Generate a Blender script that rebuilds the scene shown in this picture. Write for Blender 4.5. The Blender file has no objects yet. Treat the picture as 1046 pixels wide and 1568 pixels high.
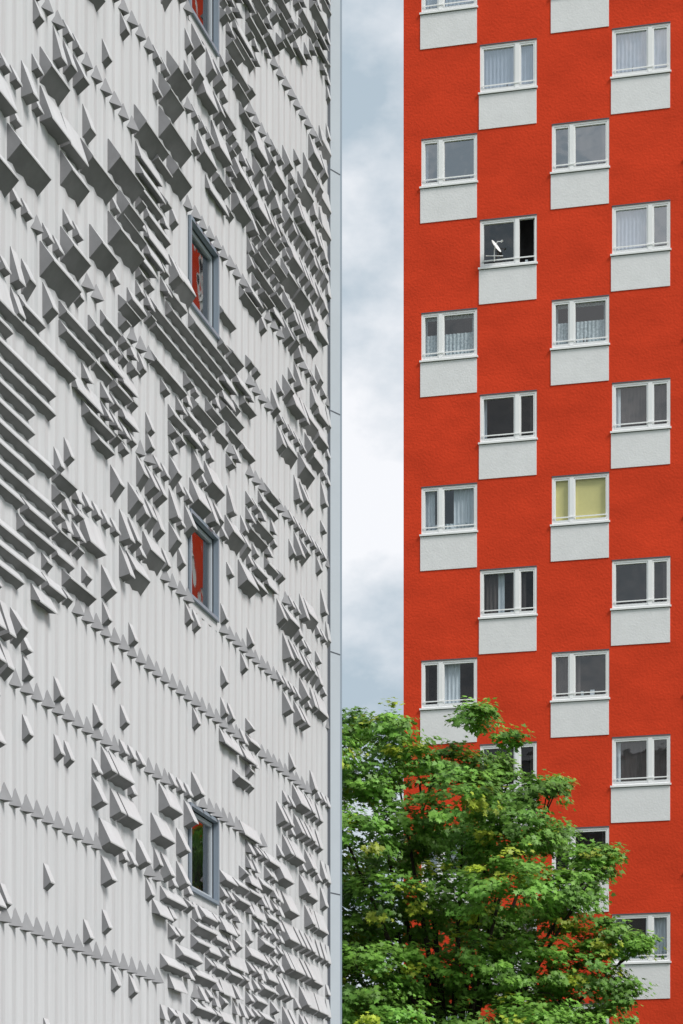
import bpy, math, random
import numpy as np
from mathutils import Vector
random.seed(21); rng=np.random.default_rng(11)
scene=bpy.context.scene
F=3836.0; HY=2000.0; CX=523.0; EYE=1.6   # survey constants (photo calibration)

# ------------------------------------------------------------ helpers
class MB:
    def __init__(s): s.v=[]; s.f=[]; s.m=[]
    def quad(s,a,b,c,d,m=0):
        i=len(s.v); s.v+= [a,b,c,d]; s.f.append((i,i+1,i+2,i+3)); s.m.append(m)
    def tri(s,a,b,c,m=0):
        i=len(s.v); s.v+=[a,b,c]; s.f.append((i,i+1,i+2)); s.m.append(m)
    def box(s,x0,x1,y0,y1,z0,z1,m=0):
        p=[(x0,y0,z0),(x1,y0,z0),(x1,y1,z0),(x0,y1,z0),(x0,y0,z1),(x1,y0,z1),(x1,y1,z1),(x0,y1,z1)]
        i=len(s.v); s.v+=p
        for q in ((0,3,2,1),(4,5,6,7),(0,1,5,4),(1,2,6,5),(2,3,7,6),(3,0,4,7)):
            s.f.append(tuple(i+k for k in q)); s.m.append(m)
    def obj(s,name,mats,parent=None):
        me=bpy.data.meshes.new(name); me.from_pydata(s.v,[],s.f)
        for m in mats: me.materials.append(m)
        me.polygons.foreach_set('material_index',s.m); me.update()
        o=bpy.data.objects.new(name,me); scene.collection.objects.link(o)
        if parent: o.parent=parent
        return o
def tube(mb,pts,rad,n=8,m=0):
    pts=[Vector(p) for p in pts]; base=len(mb.v)
    for i,p in enumerate(pts):
        t=(pts[min(i+1,len(pts)-1)]-pts[max(i-1,0)]).normalized()
        a=t.cross(Vector((0.3,1,0.2))).normalized(); b=t.cross(a)
        for k in range(n):
            an=2*math.pi*k/n; q=p+(a*math.cos(an)+b*math.sin(an))*rad[i]; mb.v.append(tuple(q))
    for i in range(len(pts)-1):
        for k in range(n):
            a=base+i*n+k; b=base+i*n+(k+1)%n
            mb.f.append((a,b,b+n,a+n)); mb.m.append(m)
def empty(name,loc,rz=0):
    o=bpy.data.objects.new(name,None); o.location=loc; o.rotation_euler=(0,0,rz)
    scene.collection.objects.link(o); return o
def mat(name,col,rough=0.6,spec=0.3,var=0.0,scale=3.0,stretch=(1,1,1),bump=0.0,bscale=60,metal=0,col2=None,detail=6):
    m=bpy.data.materials.new(name); m.use_nodes=True; nt=m.node_tree; N=nt.nodes; L=nt.links
    b=N['Principled BSDF']; b.inputs['Roughness'].default_value=rough
    b.inputs['Specular IOR Level'].default_value=spec; b.inputs['Metallic'].default_value=metal
    b.inputs['Base Color'].default_value=(*col,1)
    if var>0 or col2:
        tc=N.new('ShaderNodeTexCoord'); mp=N.new('ShaderNodeMapping'); mp.inputs['Scale'].default_value=stretch
        no=N.new('ShaderNodeTexNoise'); no.inputs['Scale'].default_value=scale; no.inputs['Detail'].default_value=detail
        no.inputs['Roughness'].default_value=0.65
        cr=N.new('ShaderNodeValToRGB'); cr.color_ramp.elements[0].position=0.3; cr.color_ramp.elements[1].position=0.7
        c2=col2 or tuple(min(1,c*(1+var)) for c in col); c1=col if col2 else tuple(c*(1-var) for c in col)
        cr.color_ramp.elements[0].color=(*c1,1); cr.color_ramp.elements[1].color=(*c2,1)
        L.new(tc.outputs['Object'],mp.inputs[0]); L.new(mp.outputs[0],no.inputs['Vector'])
        L.new(no.outputs['Fac'],cr.inputs[0]); L.new(cr.outputs[0],b.inputs['Base Color'])
    if bump>0:
        tc=N.new('ShaderNodeTexCoord'); no=N.new('ShaderNodeTexNoise'); no.inputs['Scale'].default_value=bscale; no.inputs['Detail'].default_value=4
        bu=N.new('ShaderNodeBump'); bu.inputs['Strength'].default_value=bump; bu.inputs['Distance'].default_value=0.015
        L.new(tc.outputs['Object'],no.inputs['Vector']); L.new(no.outputs['Fac'],bu.inputs['Height']); L.new(bu.outputs[0],b.inputs['Normal'])
    return m
def glass(name,fac,tint=(1,1,1)):
    m=bpy.data.materials.new(name); m.use_nodes=True; nt=m.node_tree; N=nt.nodes; L=nt.links
    N.remove(N['Principled BSDF']); out=N['Material Output']
    t=N.new('ShaderNodeBsdfTransparent'); t.inputs[0].default_value=(0.85*tint[0],0.88*tint[1],0.88*tint[2],1)
    g=N.new('ShaderNodeBsdfGlossy'); g.inputs['Roughness'].default_value=0.02
    tc=N.new('ShaderNodeTexCoord'); no=N.new('ShaderNodeTexNoise'); no.inputs['Scale'].default_value=1.2
    bu=N.new('ShaderNodeBump'); bu.inputs['Strength'].default_value=0.25; bu.inputs['Distance'].default_value=0.02
    L.new(tc.outputs['Object'],no.inputs['Vector']); L.new(no.outputs['Fac'],bu.inputs['Height']); L.new(bu.outputs[0],g.inputs['Normal'])
    mx=N.new('ShaderNodeMixShader'); mx.inputs[0].default_value=fac
    L.new(t.outputs[0],mx.inputs[1]); L.new(g.outputs[0],mx.inputs[2]); L.new(mx.outputs[0],out.inputs[0]); return m

# ------------------------------------------------------------ materials
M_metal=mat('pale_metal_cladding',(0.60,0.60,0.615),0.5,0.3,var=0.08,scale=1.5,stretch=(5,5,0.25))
M_side=mat('metal_flap_cheek_shaded',(0.25,0.25,0.26),0.6,0.2,var=0.12,scale=3)  # same cladding metal, darkened so the cheeks' shade is in the colour
M_soff=mat('metal_flap_underside_shaded',(0.19,0.19,0.195),0.7,0.2,var=0.18,scale=2)  # cladding metal with the shade of the downward faces painted in
M_trim=mat('blue_grey_corner_trim',(0.46,0.50,0.545),0.4,0.4,var=0.03,scale=2)
M_seam_shadow=mat('dark_seam_and_shadow',(0.10,0.11,0.13),0.7)  # joints, plus the painted shadow line above the tower windows
M_frameb=mat('blue_grey_window_frame',(0.25,0.30,0.36),0.35,0.5)
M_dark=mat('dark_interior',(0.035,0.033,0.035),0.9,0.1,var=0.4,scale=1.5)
M_red=mat('red_stucco',(0.685,0.058,0.021),0.9,0.1,var=0.15,scale=0.55,stretch=(1,1,1.8),bump=0.9,bscale=13,detail=15)
M_wst=mat('white_stucco',(0.80,0.795,0.80),0.85,0.1,var=0.04,scale=2,bump=0.4,bscale=18)
M_pvc=mat('white_pvc',(0.90,0.90,0.90),0.35,0.4)
M_cur=mat('sheer_curtain',(0.66,0.71,0.78),0.9,0.0,var=0.12,scale=6,stretch=(3,1,0.4))
M_lace=mat('lace_curtain',(0.25,0.32,0.36),0.9,0.0,col2=(0.75,0.8,0.85),scale=14)
M_yel=mat('yellow_blind',(0.85,0.74,0.32),0.8,0.1,var=0.05)
M_brown=mat('brown_drape',(0.10,0.085,0.085),0.9,0.0,var=0.3,scale=4,stretch=(4,1,.4))
M_roof=mat('roof_felt',(0.1,0.1,0.1),0.9,var=0.2)
G=[glass('window_glass_clear',0.05),glass('window_glass',0.12),glass('window_glass_reflective',0.42,(1,1,1.05))]
G_L=glass('solar_glass',0.5)

# ------------------------------------------------------------ clad building (left)
D0=41.56; X0=(502-CX)/F*D0; TH=math.atan2(962,3836); st,ct=math.sin(TH),math.cos(TH)
office=empty('metal_clad_office_building',(X0,D0,0),math.atan2(-ct,-st))
def fac2px(u,z):     # where a facade point was measured in the survey photo
    D=D0-u*ct; X=X0-u*st
    return CX+F*X/D, HY-F*(z-EYE)/D
CW=1/3.0; SH=4/18.0; NC=63; Z0=12.466; K0,K1=-9,11
REG=[
(0,0,75,90,'flat',.06),(0,140,45,230,'mid',.4),(0,230,48,300,'big',.5),(0,300,48,330,'mid',.4),(62,30,125,190,'mid',.8),(0,80,60,140,'mid',.25),
(125,140,200,250,'flat',.03),(85,190,145,280,'mid',.6),(88,310,140,430,'big',.6),(150,255,205,345,'big',.75),(150,345,200,440,'big',.4),
(185,235,200,500,'fine',.6),(200,235,250,500,'fine',.8),(228,70,290,150,'big',.55),(225,190,290,290,'big',.6),(290,40,345,250,'mid',.5),(150,0,230,140,'flat',.05),
(250,300,290,400,'flat',.05),(255,400,290,470,'mid',.8),(330,0,372,330,'fine',.85),
(385,80,470,225,'flat',.0),(372,0,500,110,'fine',.75),(370,225,440,345,'mid',.8),(440,200,500,345,'mid',.8),
(380,345,432,480,'fine',.95),(432,345,500,520,'mid',.85),
(400,520,430,600,'flat',.1),(420,550,500,700,'mid',.65),(0,380,48,470,'mid',.5),(48,360,90,480,'mid',.7),
(0,480,62,690,'louv',.8),(82,490,165,560,'louv',.8),(115,560,185,640,'fine',.65),
(145,470,200,700,'fine',.65),(60,540,130,660,'flat',.0),(200,540,248,670,'flat',.05),(180,690,245,880,'mid',.6),
(128,650,180,800,'mid',.6),(0,700,62,900,'louv',.7),(62,710,130,930,'fine',.8),(0,900,40,1010,'mid',.7),
(130,800,180,900,'mid',.35),
(250,475,345,590,'louv',.85),(250,590,350,680,'fine',.8),(345,540,382,720,'fine',.7),
(245,690,350,820,'mid',.7),(380,750,425,900,'fine',.85),(345,720,380,800,'flat',.1),(345,800,380,900,'mid',.3),
(440,700,500,860,'mid',.45),(420,920,500,1100,'mid',.7),(340,950,420,1060,'flat',.12),
(145,1150,215,1330,'mid',.6),(240,1190,290,1370,'mid',.65),(355,1120,388,1215,'fine',.9),
(425,1200,500,1340,'mid',.65),(370,1290,430,1420,'fine',.85),(245,1365,292,1568,'fine',.75),
(420,1340,500,1568,'mid',.8),(300,1410,420,1568,'fine',.85),(330,1330,375,1420,'fine',.6),
]
def style(x,y):
    x+=random.uniform(-7,7); y+=random.uniform(-12,12)
    for r in REG:
        if r[0]<=max(x,0)<r[2] and r[1]<=max(y,0)<r[3]: return r[4],r[5]
    if x<-12 or y<-20 or y>1590: return ('mid',.35) if random.random()<.3 else ('flat',.05)
    return 'flat',.05
WIN={}
for k in (-6,-3,0,3,6,9): WIN[k]=(19,23)
def in_win(c,k): return k in WIN and WIN[k][0]<=c<WIN[k][1]
base=MB(); fl=MB()
PL=0.019
for k in range(K0,K1+1):
    zt=Z0+k*4/3.0
    for c in range(NC):
        if in_win(c,k): continue
        for h in range(2):
            u0=c*CW+h*CW/2; u1=u0+CW/2
            n0=0 if h==0 else PL; n1=PL if h==0 else 0
            zb=zt-4/3.0
            base.quad((u0,n0,zb),(u1,n1,zb),(u1,n1,zt),(u0,n0,zt))
def flap(u0,u1,zt,h,p,r=0.0):
    # front leaf folds out over h*(1-r), then returns to the wall over h*r
    p*=.9
    if u0<0.3: p=min(p,.07)
    elif u0<1.2: p=min(p,.11)
    zm=zt-h*(1-r); zb=zt-h+ (.02 if r==0 else 0); a=0.02
    fl.quad((u0,a,zt),(u1,a,zt),(u1,p,zm),(u0,p,zm),0)
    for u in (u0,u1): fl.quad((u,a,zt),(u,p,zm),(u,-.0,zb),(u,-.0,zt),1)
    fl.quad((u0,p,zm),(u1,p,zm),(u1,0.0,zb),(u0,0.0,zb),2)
    fl.quad((u0,p+.001,zm),(u1,p+.001,zm),(u1,p-.003,zm-.014),(u0,p-.003,zm-.014),0)
def clip(c,run,k):
    while run>0 and any(in_win(c+i,k) or c+i>=NC for i in range(run)): run-=1
    return run
def tooth(c,z,p=.12,h=SH):
    # triangular saw tooth: ridge fold whose two cheeks meet on the rib
    u0=c*CW+.03; u1=c*CW+.27; um=u0+.06
    if u0<.3: p=.06
    p*=random.uniform(.85,1.1)
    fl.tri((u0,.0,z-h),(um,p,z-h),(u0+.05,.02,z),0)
    fl.tri((um,p,z-h),(u1,.0,z-h),(u0+.05,.02,z),1)  # camera-side cheek gets the painted shade grey
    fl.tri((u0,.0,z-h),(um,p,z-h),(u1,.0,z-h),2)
for k in range(K0,K1+1):
    zt=Z0+k*4/3.0
    used=set()
    for sub in range(6):
        c=0
        while c<NC:
            if in_win(c,k) or (c,sub) in used: c+=1; continue
            z=zt-sub*SH; x,y=fac2px((c+.5)*CW,z-SH/2); s,p=style(x,y)
            run=1
            if s=='fine':
                if random.random()<p:
                    run=clip(c,random.choice((1,1,1,1,2,2,3)),k)
                    if run>0: flap(c*CW+(.0 if run>1 else .06),(c+run)*CW-.08,z-.01,SH-.02,random.choice((.10,.12,.14)),random.choice((0,.3,.5)))
            elif s=='louv':
                if random.random()<p:
                    run=clip(c,random.choice((2,2,3,4)),k)
                    if run>0: flap(c*CW,(c+run)*CW,z-.01,SH-.03,.12,.35)
            elif s in('mid','big'):
                if sub%2==0:
                    if random.random()<p:
                        run=1 if s=='mid' else random.choice((2,2,3,3))
                        if s=='mid' and random.random()<.3: run=2
                        run=clip(c,run,k)
                        if run>0:
                            if y>1050: flap(c*CW+.02,(c+run)*CW-(.10 if run==1 else .04),z-.01,2*SH-.07,.18,.22)
                            else: flap(c*CW+.02,(c+run)*CW-(.11 if run==1 else .04),z-.01,2*SH-.03,random.choice((.14,.16,.18)) if s=='mid' else .2,random.choice((.1,.3,.45)) if s=='mid' else .45)
                            for i in range(run): used.add((c+i,sub+1))
                            if s=='big' and random.random()<.6: used.add((c+run,sub)); 
                elif sub==5 or random.random()<.35:
                    flap(c*CW+.05,c*CW+.23,z,SH-.02,.11,.2)
            else:
                if sub==5: tooth(c,z+.02)
                elif random.random()<p:
                    flap(c*CW+.05,c*CW+.20,z,SH*1.4,.12,.3)
            c+=max(run,1)
base.obj('pleated_panels',[M_metal,M_seam_shadow],office); fl.obj('folded_flaps',[M_metal,M_side,M_soff],office)
wb=MB()
for k,(c0,c1) in WIN.items():
    u0,u1=c0*CW,c1*CW; zt=Z0+k*4/3.0; zb=zt-1.2; R=-.10
    wb.quad((u0,0.01,zb),(u1,0.01,zb),(u1,0.01,zt-4/3.0),(u0,.01,zt-4/3.0),4)
    wb.quad((u0,R,zt),(u0,.02,zt),(u0,.02,zb),(u0,R,zb),0); wb.quad((u1,R,zt),(u1,.02,zt),(u1,.02,zb),(u1,R,zb),0)
    wb.quad((u0,R,zt),(u1,R,zt),(u1,.02,zt),(u0,.02,zt),0); wb.quad((u0,R,zb),(u1,R,zb),(u1,.05,zb-.01),(u0,.05,zb-.01),0)
    f=.045
    for (a,b,c_,d) in ((u0-.0,u0+f,zb,zt),(u1-f,u1,zb,zt),(u0+f,u1-f,zt-f,zt),(u0+f,u1-f,zb,zb+f)):
        wb.box(a,b,-.03,.045,c_,d,0)
    g=.06
    a0,a1,b0,b1=u0+f+.01,u1-f-.01,zb+f+.01,zt-f-.01
    for (a,b,c_,d) in ((a0,a0+g,b0,b1),(a1-g,a1,b0,b1),(a0+g,a1-g,b1-g,b1),(a0+g,a1-g,b0,b0+g)):
        wb.box(a,b,-.09,-.045,c_,d,1)
    wb.quad((a0+g,-.07,b0+g),(a1-g,-.07,b0+g),(a1-g,-.07,b1-g),(a0+g,-.07,b1-g),2)
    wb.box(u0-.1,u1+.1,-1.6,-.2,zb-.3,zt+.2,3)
wb.obj('windows',[M_frameb,M_trim,G_L,M_dark,M_metal],office)
cb=MB(); H=Z0+(K1)*4/3.0
zb0=Z0+(K0-1)*4/3
cb.quad((0.0,0.045,0),(-.24,.15,0),(-.24,.15,H+.4),(0,.045,H+.4),0)
cb.quad((-.24,.15,0),(-.27,.175,0),(-.27,.175,H+.4),(-.24,.15,H+.4),3)
cb.quad((-.27,.175,0),(-.42,.10,0),(-.42,.10,H+.4),(-.27,.175,H+.4),1)
cb.quad((0.0,0.045,0),(0.04,0.0,0),(0.04,0.0,H+.4),(0,.045,H+.4),1)
cb.quad((-.42,.10,0),(-.42,-12,0),(-.42,-12,H+.4),(-.42,.10,H+.4),2)
for k in range(-9,12,3):
    z=Z0+k*4/3.0
    cb.quad((0.0,.049,z),(-.24,.154,z),(-.24,.154,z-.02),(0,.049,z-.02),1)
cb.box(-.42,NC*CW,-12,.0,H,H+.35,2)
cb.box(NC*CW,NC*CW+.1,-12,.1,0,H+.35,0)
cb.box(0,NC*CW,-.35,-.3,0,zb0,2)
cb.quad((0,-12,0),(NC*CW,-12,0),(NC*CW,-12,H),(0,-12,H),2)
cb.box(0,NC*CW,-.05,.02,0,zb0-.01,3)
cb.obj('corner_trim_and_end_walls',[M_trim,M_seam_shadow,M_metal,M_frameb],office)

# ------------------------------------------------------------ red apartment tower
random.seed(7)
D1=80.56; X1=(618-CX)/F*D1; 
tower=empty('red_apartment_tower',(X1,D1,0),-math.atan2(3836,15323))
PER=4.23; COLS=[]
for i in range(8):
    b=i*PER; COLS+= [(b+.585,b+2.41,0),(b+2.50,b+4.335,1)]
ZT=41.81; FH=2.79; WH=1.55; PH=1.08
W=8*PER+.5; TOP=ZT+2*FH+2.3
wall=MB(); tr=MB(); win=MB(); gl=MB(); cur=MB()
def curt(x0,x1,z0,z1,m,y=.22,amp=.02,step=.06):
    n=max(2,int((x1-x0)/step)); 
    for i in range(n):
        a=x0+(x1-x0)*i/n; b=x0+(x1-x0)*(i+1)/n
        ya=y+(amp if i%2 else -amp)*random.uniform(.4,1.2); yb=y+(-amp if i%2 else amp)*.8
        cur.quad((a,ya,z0),(b,yb,z0),(b,yb,z1),(a,ya,z1),m)
SPEC={
(1,0):(2,'sheer'),(3,0):(2,'sheer'),(0,1):(2,'dark'),(2,1):(2,'dark'),(1,2):(1,'dish'),(3,2):(2,'sheerlow'),
(0,3):(1,'lace'),(2,3):(1,'lace'),(1,4):(0,'dark'),(3,4):(1,'grey'),(0,5):(1,'sides'),(2,5):(0,'yellow'),
(1,6):(0,'brown'),(3,6):(1,'dark'),(0,7):(0,'drape'),(2,7):(1,'brown'),(1,8):(0,'dark'),(3,8):(1,'grey'),
(2,9):(0,'dark'),(3,10):(1,'sides')}
for j in range(-2,15):
    zt=ZT-FH*j; zb=zt-WH
    zf=zt-FH; xs=0.0
    for ci,(a,b,kind) in enumerate(COLS):
        if (ci%2==1)!=(j%2==0): continue
        wall.quad((xs,0,zf),(a,0,zf),(a,0,zt),(xs,0,zt),0)
        wall.quad((a,0,zf),(b,0,zf),(b,0,zb),(a,0,zb),0)
        xs=b; R=.12
        wall.quad((a,0,zb),(a,R,zb),(a,R,zt),(a,0,zt),0); wall.quad((b,0,zb),(b,R,zb),(b,R,zt),(b,0,zt),0)
        wall.quad((a,0,zt),(b,0,zt),(b,R,zt),(a,R,zt),0); wall.quad((a,0,zb),(b,0,zb),(b,R,zb),(a,R,zb),0)
        tr.box(a-.03,b-.01,-.022,.01,zb-.04-PH,zb-.03,0)
        tr.box(a-.05,b+.03,-.07,.05,zb-.012,zb+.045,1)
        tr.box(a-.03,b-.01,-.03,.01,zb-.03,zb-.012,2)
        tr.box(a-.0,b,-.014,.0,zt+.0,zt+.035,2)  # dark strip painting the thin shadow line at the window head
        y0,y1=.012,.12; f=.065; zs=zb+.045
        win.box(a,a+f,y0,y1,zs,zt,0); win.box(b-f,b,y0,y1,zs,zt,0)
        win.box(a+f,b-f,y0,y1,zt-f,zt,0); win.box(a+f,b-f,y0,y1,zs,zs+.06,0)
        zg0=zs+.06
        gi,ck=SPEC.get((ci,j),(random.choice((0,1,1,2)),random.choice(('dark','sheer','sides','lace','grey'))))
        wfull=b-a; mu=a+wfull*.345 if kind==0 else b-wfull*.345
        win.box(mu-.065,mu+.065,y0-.01,y1-.02,zg0,zt-f,0)
        for (p,q) in ((a+f,mu-.065),(mu+.065,b-f)):
            opened=(ck=='dish' and p>mu) 
            s=.05
            if not opened:
                win.box(p+.003,p+s,y0+.012,y1-.01,zg0+.012,zt-f-.004,0); win.box(q-s,q-.003,y0+.012,y1-.01,zg0+.012,zt-f-.004,0)
                win.box(p+s,q-s,y0+.012,y1-.01,zt-f-s,zt-f-.004,0); win.box(p+s,q-s,y0+.012,y1-.01,zg0+.012,zg0+s+.02,0)
                gl.quad((p+s,.08,zg0+s),(q-s,.08,zg0+s),(q-s,.08,zt-f-s),(p+s,.08,zt-f-s),gi)
            else:
                win.box(q-.05,q-.005,.12,.62,zg0+.02,zt-f-.01,0)
            win.box(p+s,q-s,y1+.0,y1+.01,zg0,zg0+.012,1)
        win.box(a+f,b-f,y0-.03,y0-.012,zg0+.13,zg0+.165,0)
        zc0,zc1=zb+.1,zt-.06; A,B=a+.05,b-.05
        if ck=='sheer': curt(A,B,zc0,zc1,0,y=.15)
        elif ck=='sheerlow': curt(A,mu,zc0,zc1,0,y=.15); 
        elif ck=='lace':
            curt(A,B,zc0,zc0+.78,1,y=.15); curt(A,B,zc1-.12,zc1,1)
            curt(A,A+.12,zc0,zc1,1); curt(B-.15,B,zc0,zc1,1)
        elif ck=='sides': curt(A,A+.35,zc0,zc1,0); curt(B-.75,B,zc0+.2,zc1,0); curt(A,B,zc0,zc0+.3,1)
        elif ck=='yellow': curt(A,B,zc0,zc1,2,y=.13,amp=.004,step=.4)
        elif ck=='brown': curt(A,A+.5,zc0,zc1,3); curt(mu-.2,mu+.25,zc0,zc1,3); curt(A+.5,A+.7,zc0,zc1,0,y=.25)
        elif ck=='drape': curt(mu+.1,mu+.6,zc0,zc1,0); curt(A,A+.15,zc0,zc1,3)
        elif ck=='grey': curt(A,B,zc0+.1,zc1,3,amp=.005,step=.3); curt(A,A+.2,zc0,zc1,0,y=.17)
        else:
            if random.random()<.6: curt(A,A+.14,zc0,zc1,0)
            if random.random()<.5: curt(B-.2,B-.05,zc0,zc1,3)
        for q in range(random.choice((0,1,2,3))):
            xx=random.uniform(A+.1,B-.2); cur.box(xx,xx+random.uniform(.05,.14),.15,.2,zg0,zg0+random.uniform(.12,.28),random.choice((0,1,3)))
    wall.quad((xs,0,zf),(W,0,zf),(W,0,zt),(xs,0,zt),0)
wall.quad((0,0,ZT+2*FH),(W,0,ZT+2*FH),(W,0,TOP),(0,0,TOP),0)
wall.quad((0,0,-3),(0,12,-3),(0,12,TOP),(0,0,TOP),0); wall.quad((W,0,-3),(W,12,-3),(W,12,TOP),(W,0,TOP),0)
wall.quad((0,12,0),(W,12,0),(W,12,TOP),(0,12,TOP),0)
wall.obj('stucco_walls',[M_red],tower)
tr.obj('sills_and_white_panels',[M_wst,M_pvc,M_seam_shadow],tower)
win.obj('window_frames',[M_pvc,M_seam_shadow],tower)
gl.obj('window_panes',G,tower); cur.obj('curtains_and_blinds',[M_cur,M_lace,M_yel,M_brown],tower)
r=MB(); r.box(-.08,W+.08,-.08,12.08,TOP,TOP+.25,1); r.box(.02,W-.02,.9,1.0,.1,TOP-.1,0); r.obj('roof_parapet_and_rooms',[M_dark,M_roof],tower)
dish=empty('satellite_dish',(0,0,0))
e=Vector((math.cos(-math.atan2(3836,15323)),math.sin(-math.atan2(3836,15323)),0)); nn=Vector((e.y,-e.x,0))
dp=Vector((X1,D1,0))+e*3.02+nn*.16+Vector((0,0,ZT-2*FH-.95)); dish.location=dp
db=MB(); ax=Vector((.75,-.45,.5)).normalized(); a1=ax.cross(Vector((0,0,1))).normalized(); a2=ax.cross(a1)
ring=[]
for i in range(6):
    rr=.24*i/5; ring.append([tuple(a1*rr*math.cos(t*math.pi/10)+a2*rr*.95*math.sin(t*math.pi/10)+ax*(rr*rr*.9)) for t in range(20)])
for i in range(5):
    for t in range(20): db.quad(ring[i][t],ring[i][(t+1)%20],ring[i+1][(t+1)%20],ring[i+1][t],0)
tube(db,[(0,0,0),tuple(ax*.15-a2*.1),tuple(ax*.26)],[.012]*3,6,0); tube(db,[tuple(ax*.24),tuple(ax*.31)],[.03,.03],8,0)
tube(db,[(0,0,0),(-.02,.05,-.1),(-.02,.08,-.42)],[.018]*3,6,0); tube(db,[(-.3,-.05,-.3),(.25,-.05,-.3)],[.012]*2,6,0)
db.obj('dish_and_mast',[M_pvc],dish)

# ------------------------------------------------------------ maple trees
def leafmat():
    m=bpy.data.materials.new('maple_foliage'); m.use_nodes=True; nt=m.node_tree; N=nt.nodes; L=nt.links
    b=N['Principled BSDF']; b.inputs['Roughness'].default_value=.48; b.inputs['Specular IOR Level'].default_value=.4
    at=N.new('ShaderNodeAttribute'); at.attribute_name='tint'; L.new(at.outputs['Color'],b.inputs['Base Color'])
    tr_=N.new('ShaderNodeBsdfTranslucent'); L.new(at.outputs['Color'],tr_.inputs[0])
    mx=N.new('ShaderNodeMixShader'); mx.inputs[0].default_value=.28
    L.new(b.outputs[0],mx.inputs[1]); L.new(tr_.outputs[0],mx.inputs[2]); L.new(mx.outputs[0],N['Material Output'].inputs[0]); return m
M_leaf=leafmat(); M_bark=mat('maple_bark',(0.05,0.04,0.032),.9,.1,var=.3,scale=8,stretch=(3,3,.5),bump=.6,bscale=20)
DT=60.0; SP=F/DT
CL=[(545,1115,46),(598,1145,44),(560,1215,60),(480,1190,70),(645,1180,52),(700,1175,52),(726,1112,30),(765,1200,48),(812,1240,48),
(700,1265,70),(620,1295,70),(540,1320,70),(460,1330,80),(780,1300,70),(850,1285,45),(898,1330,42),(850,1390,62),(770,1405,75),
(680,1395,72),(590,1410,72),(520,1450,80),(922,1318,22),(925,1445,45),(980,1445,26),(895,1500,60),(950,1530,40),(815,1500,72),
(730,1505,72),(640,1510,72),(560,1530,75),(600,1610,80),(700,1620,80),(800,1610,80),(890,1610,60),(460,1460,80),(500,1580,80),
(560,1700,80),(670,1710,85),(780,1700,80),(420,1600,70),(845,1200,22),(775,1152,20)]
root=Vector(((690-CX)/SP,DT,0))
cents=[]
for (x,y,r_) in CL:
    for rep in range(3 if r_>60 else 2):
        dy=(-1.6,0.4,2.4)[rep]+random.uniform(-1,1) if r_>60 else random.uniform(-1.6,1.6)
        jx,jy=(0,0) if rep==0 else (random.uniform(-30,30)*(r_/80),random.uniform(5,40)*(r_/80))
        cents.append((Vector(((x+jx-CX)/SP,DT+dy,EYE+(HY-y-jy)/SP))-root,r_/SP*(1 if rep==0 else .85)))
T=np.array([(0,-.1),(.5,-.15),(.30,.12),(.66,.48),(.26,.42),(0,1.0),(-.26,.42),(-.66,.48),(-.30,.12),(-.5,-.15)])
T3=np.c_[T*.66,-.10*np.abs(T[:,0])]
P=[];Nn=[];S=[];C=[]
for (c,R) in cents:
    base_b=random.uniform(.85,1.2)
    nsp=int(27*R**2)+8
    for s in range(nsp):
        d=rng.normal(size=3); d/=np.linalg.norm(d)
        if d[2]<-.35: d[2]*=-1
        rr=R*rng.uniform(.5,1.10); sc=np.array(c)+d*rr*np.array([1,1,.92])
        nl=int(rng.integers(24,46)); sr=rng.uniform(.18,.36)
        q=rng.normal(size=(nl,3))*np.array([.5,.5,.22])*sr*1.15
        pos=sc+q
        nv=np.array([0,0,1.0])*0.8+d*.75+np.array([.15,-.4,0])+rng.normal(size=(nl,3))*.36
        P.append(pos);Nn.append(nv);S.append(rng.uniform(.13,.22,nl))
        hue=rng.uniform(0,1); br=base_b*rng.uniform(.75,1.4)
        if hue>.94: col=np.array([.36,.44,.045])
        else: col=np.array([.13,.29,.045])*(1-hue*.6)+np.array([.22,.40,.06])*hue*.6
        C.append(col*br*rng.uniform(.75,1.25,(nl,1)))
P=np.concatenate(P);Nn=np.concatenate(Nn);S=np.concatenate(S);C=np.concatenate(C)
Nn/=np.linalg.norm(Nn,axis=1)[:,None]
out=P-np.array([0,0,P[:,2].mean()]); out[:,2]=-2.0; out+=rng.normal(size=out.shape)*2.5
Y=out-(out*Nn).sum(1)[:,None]*Nn; Y/=np.linalg.norm(Y,axis=1)[:,None]; Xv=np.cross(Y,Nn)
V=P[:,None,:]+S[:,None,None]*(T3[None,:,0,None]*Xv[:,None,:]+T3[None,:,1,None]*Y[:,None,:]+T3[None,:,2,None]*Nn[:,None,:])
nL=len(P); nv=len(T); V=V.reshape(-1,3).astype(np.float32)
me=bpy.data.meshes.new('foliage'); me.vertices.add(nL*nv); me.loops.add(nL*nv); me.polygons.add(nL)
me.vertices.foreach_set('co',V.ravel()); me.loops.foreach_set('vertex_index',np.arange(nL*nv,dtype=np.int32))
me.polygons.foreach_set('loop_start',np.arange(0,nL*nv,nv,dtype=np.int32)); me.polygons.foreach_set('loop_total',np.full(nL,nv,dtype=np.int32))
me.update(calc_edges=True)
ca=me.color_attributes.new('tint','FLOAT_COLOR','POINT'); cc=np.ones((nL*nv,4),dtype=np.float32); cc[:,:3]=np.repeat(C,nv,axis=0); ca.data.foreach_set('color',cc.ravel())
me.materials.append(M_leaf)
bb=MB(); tube(bb,[(0,0,-.2),(0,0,.3),(.05,.05,2.5),(0,.1,5.5),(.1,.2,8)],[.55,.38,.32,.26,.16],12)
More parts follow.
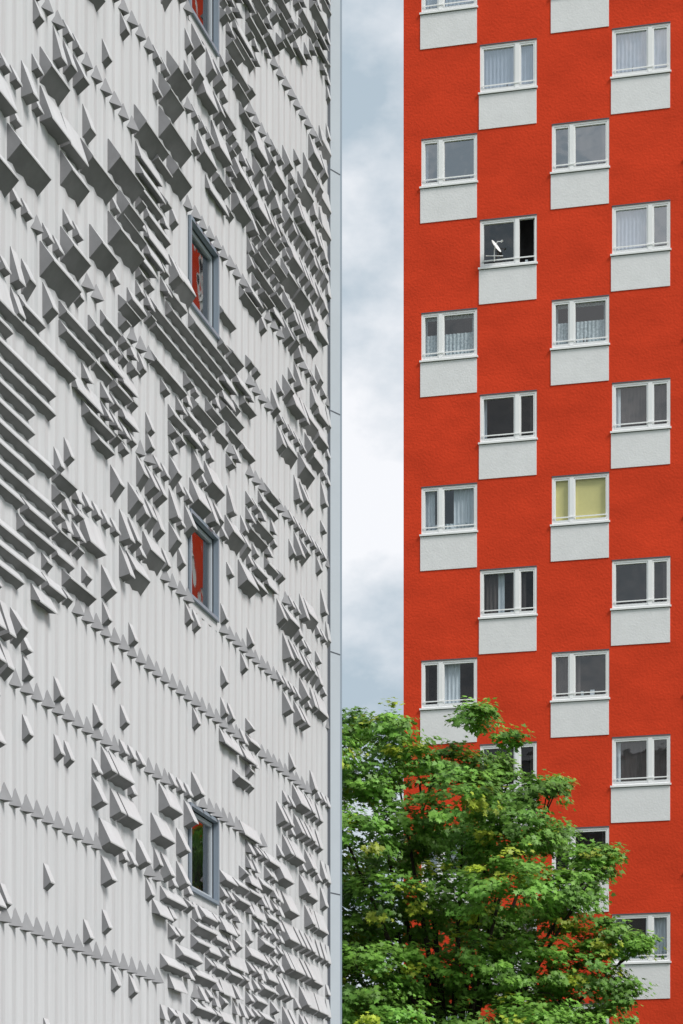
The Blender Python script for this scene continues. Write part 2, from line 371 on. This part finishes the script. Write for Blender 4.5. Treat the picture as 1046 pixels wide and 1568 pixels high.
for i,(c,R) in enumerate(cents):
    if i%3==0:
        mid=Vector((c.x*.25,c.y*.3,5+(c.z-5)*.4)); m2=Vector((c.x*.65,c.y*.65,5+(c.z-5)*.72))
        tube(bb,[(0,.1,4.2+random.uniform(0,.8)),tuple(mid),tuple(m2),tuple(c)],[.12,.075,.04,.015],6)
        for q in range(3):
            dd=Vector(rng.normal(size=3)); dd.normalize(); tube(bb,[tuple(m2*.3+c*.7),tuple(c+dd*R*.5),tuple(c+dd*R*.85)],[.02,.014,.006],5)
def tree(loc,rz=0,sc=1):
    t=empty('maple_tree',loc,rz); t.scale=(sc,)*3
    f=bpy.data.objects.new('foliage',me); scene.collection.objects.link(f); f.parent=t
    return t
t1=tree(root); tb=bb.obj('trunk_and_limbs',[M_bark],t1)
for (lx,ly,rz,sc) in ((17.5,66,2.0,1.1),):
    t2=tree((lx,ly,0),rz,sc); o=bpy.data.objects.new('trunk_and_limbs',tb.data); scene.collection.objects.link(o); o.parent=t2

# ------------------------------------------------------------ ground
g=MB(); g.quad((-1500,-1500,0),(1500,-1500,0),(1500,1500,0),(-1500,1500,0)); g.obj('ground',[mat('grass',(0.06,0.09,0.03),.95,.1,col2=(.09,.12,.05),scale=.8)])
g=MB(); g.quad((-3,-40,.004),(9,-40,.004),(9,52,.004),(-1,52,.004)); g.obj('pavement',[mat('paving',(0.22,0.22,0.21),.9,.1,var=.15,scale=2)])

# ------------------------------------------------------------ sky + sun
az=math.radians(50); el=math.radians(46)
sd=Vector((math.sin(az)*math.cos(el),-math.cos(az)*math.cos(el),math.sin(el)))
w=bpy.data.worlds.new('World'); scene.world=w; w.use_nodes=True; nt=w.node_tree; N=nt.nodes; L=nt.links
bg=N['Background']; sky=N.new('ShaderNodeTexSky'); sky.sky_type='NISHITA'; sky.sun_disc=False; sky.sun_elevation=el
sky.sun_rotation=math.atan2(sd.x,sd.y); sky.dust_density=2
tc=N.new('ShaderNodeTexCoord'); mp=N.new('ShaderNodeMapping'); mp.inputs['Scale'].default_value=(1,1,1.5); mp.inputs['Location'].default_value=(.3,0,.125)
no=N.new('ShaderNodeTexNoise'); no.inputs['Scale'].default_value=9.0; no.inputs['Detail'].default_value=7; no.inputs['Roughness'].default_value=.55
L.new(tc.outputs['Generated'],mp.inputs[0]); L.new(mp.outputs[0],no.inputs['Vector'])
cr=N.new('ShaderNodeValToRGB'); E=cr.color_ramp.elements
E[0].position=.42; E[0].color=(4.9,5.9,6.7,1); E[1].position=.62; E[1].color=(10.0,10.1,10.4,1)
L.new(no.outputs['Fac'],cr.inputs[0])
mx=N.new('ShaderNodeMix'); mx.data_type='RGBA'; mx.inputs['Factor'].default_value=.92
L.new(sky.outputs[0],mx.inputs['A']); L.new(cr.outputs[0],mx.inputs['B']); L.new(mx.outputs['Result'],bg.inputs[0])
bg.inputs[1].default_value=.1
sl=bpy.data.lights.new('sun','SUN'); sl.energy=3.1; sl.angle=math.radians(20); sl.color=(1,.965,.92)
so=bpy.data.objects.new('sun',sl); so.rotation_euler=sd.to_track_quat('Z','Y').to_euler(); scene.collection.objects.link(so)

# ------------------------------------------------------------ camera (shift lens, level)
cd=bpy.data.cameras.new('camera'); cam=bpy.data.objects.new('camera',cd); scene.collection.objects.link(cam)
cam.location=(0,0,EYE); cam.rotation_euler=(math.radians(90),0,0)
cd.sensor_fit='VERTICAL'; cd.sensor_height=36; cd.lens=36*F/1568; cd.shift_y=(HY-784)/1568; cd.clip_end=4000
scene.camera=cam
scene.view_settings.view_transform='Standard'; scene.view_settings.look='None'; scene.view_settings.exposure=0
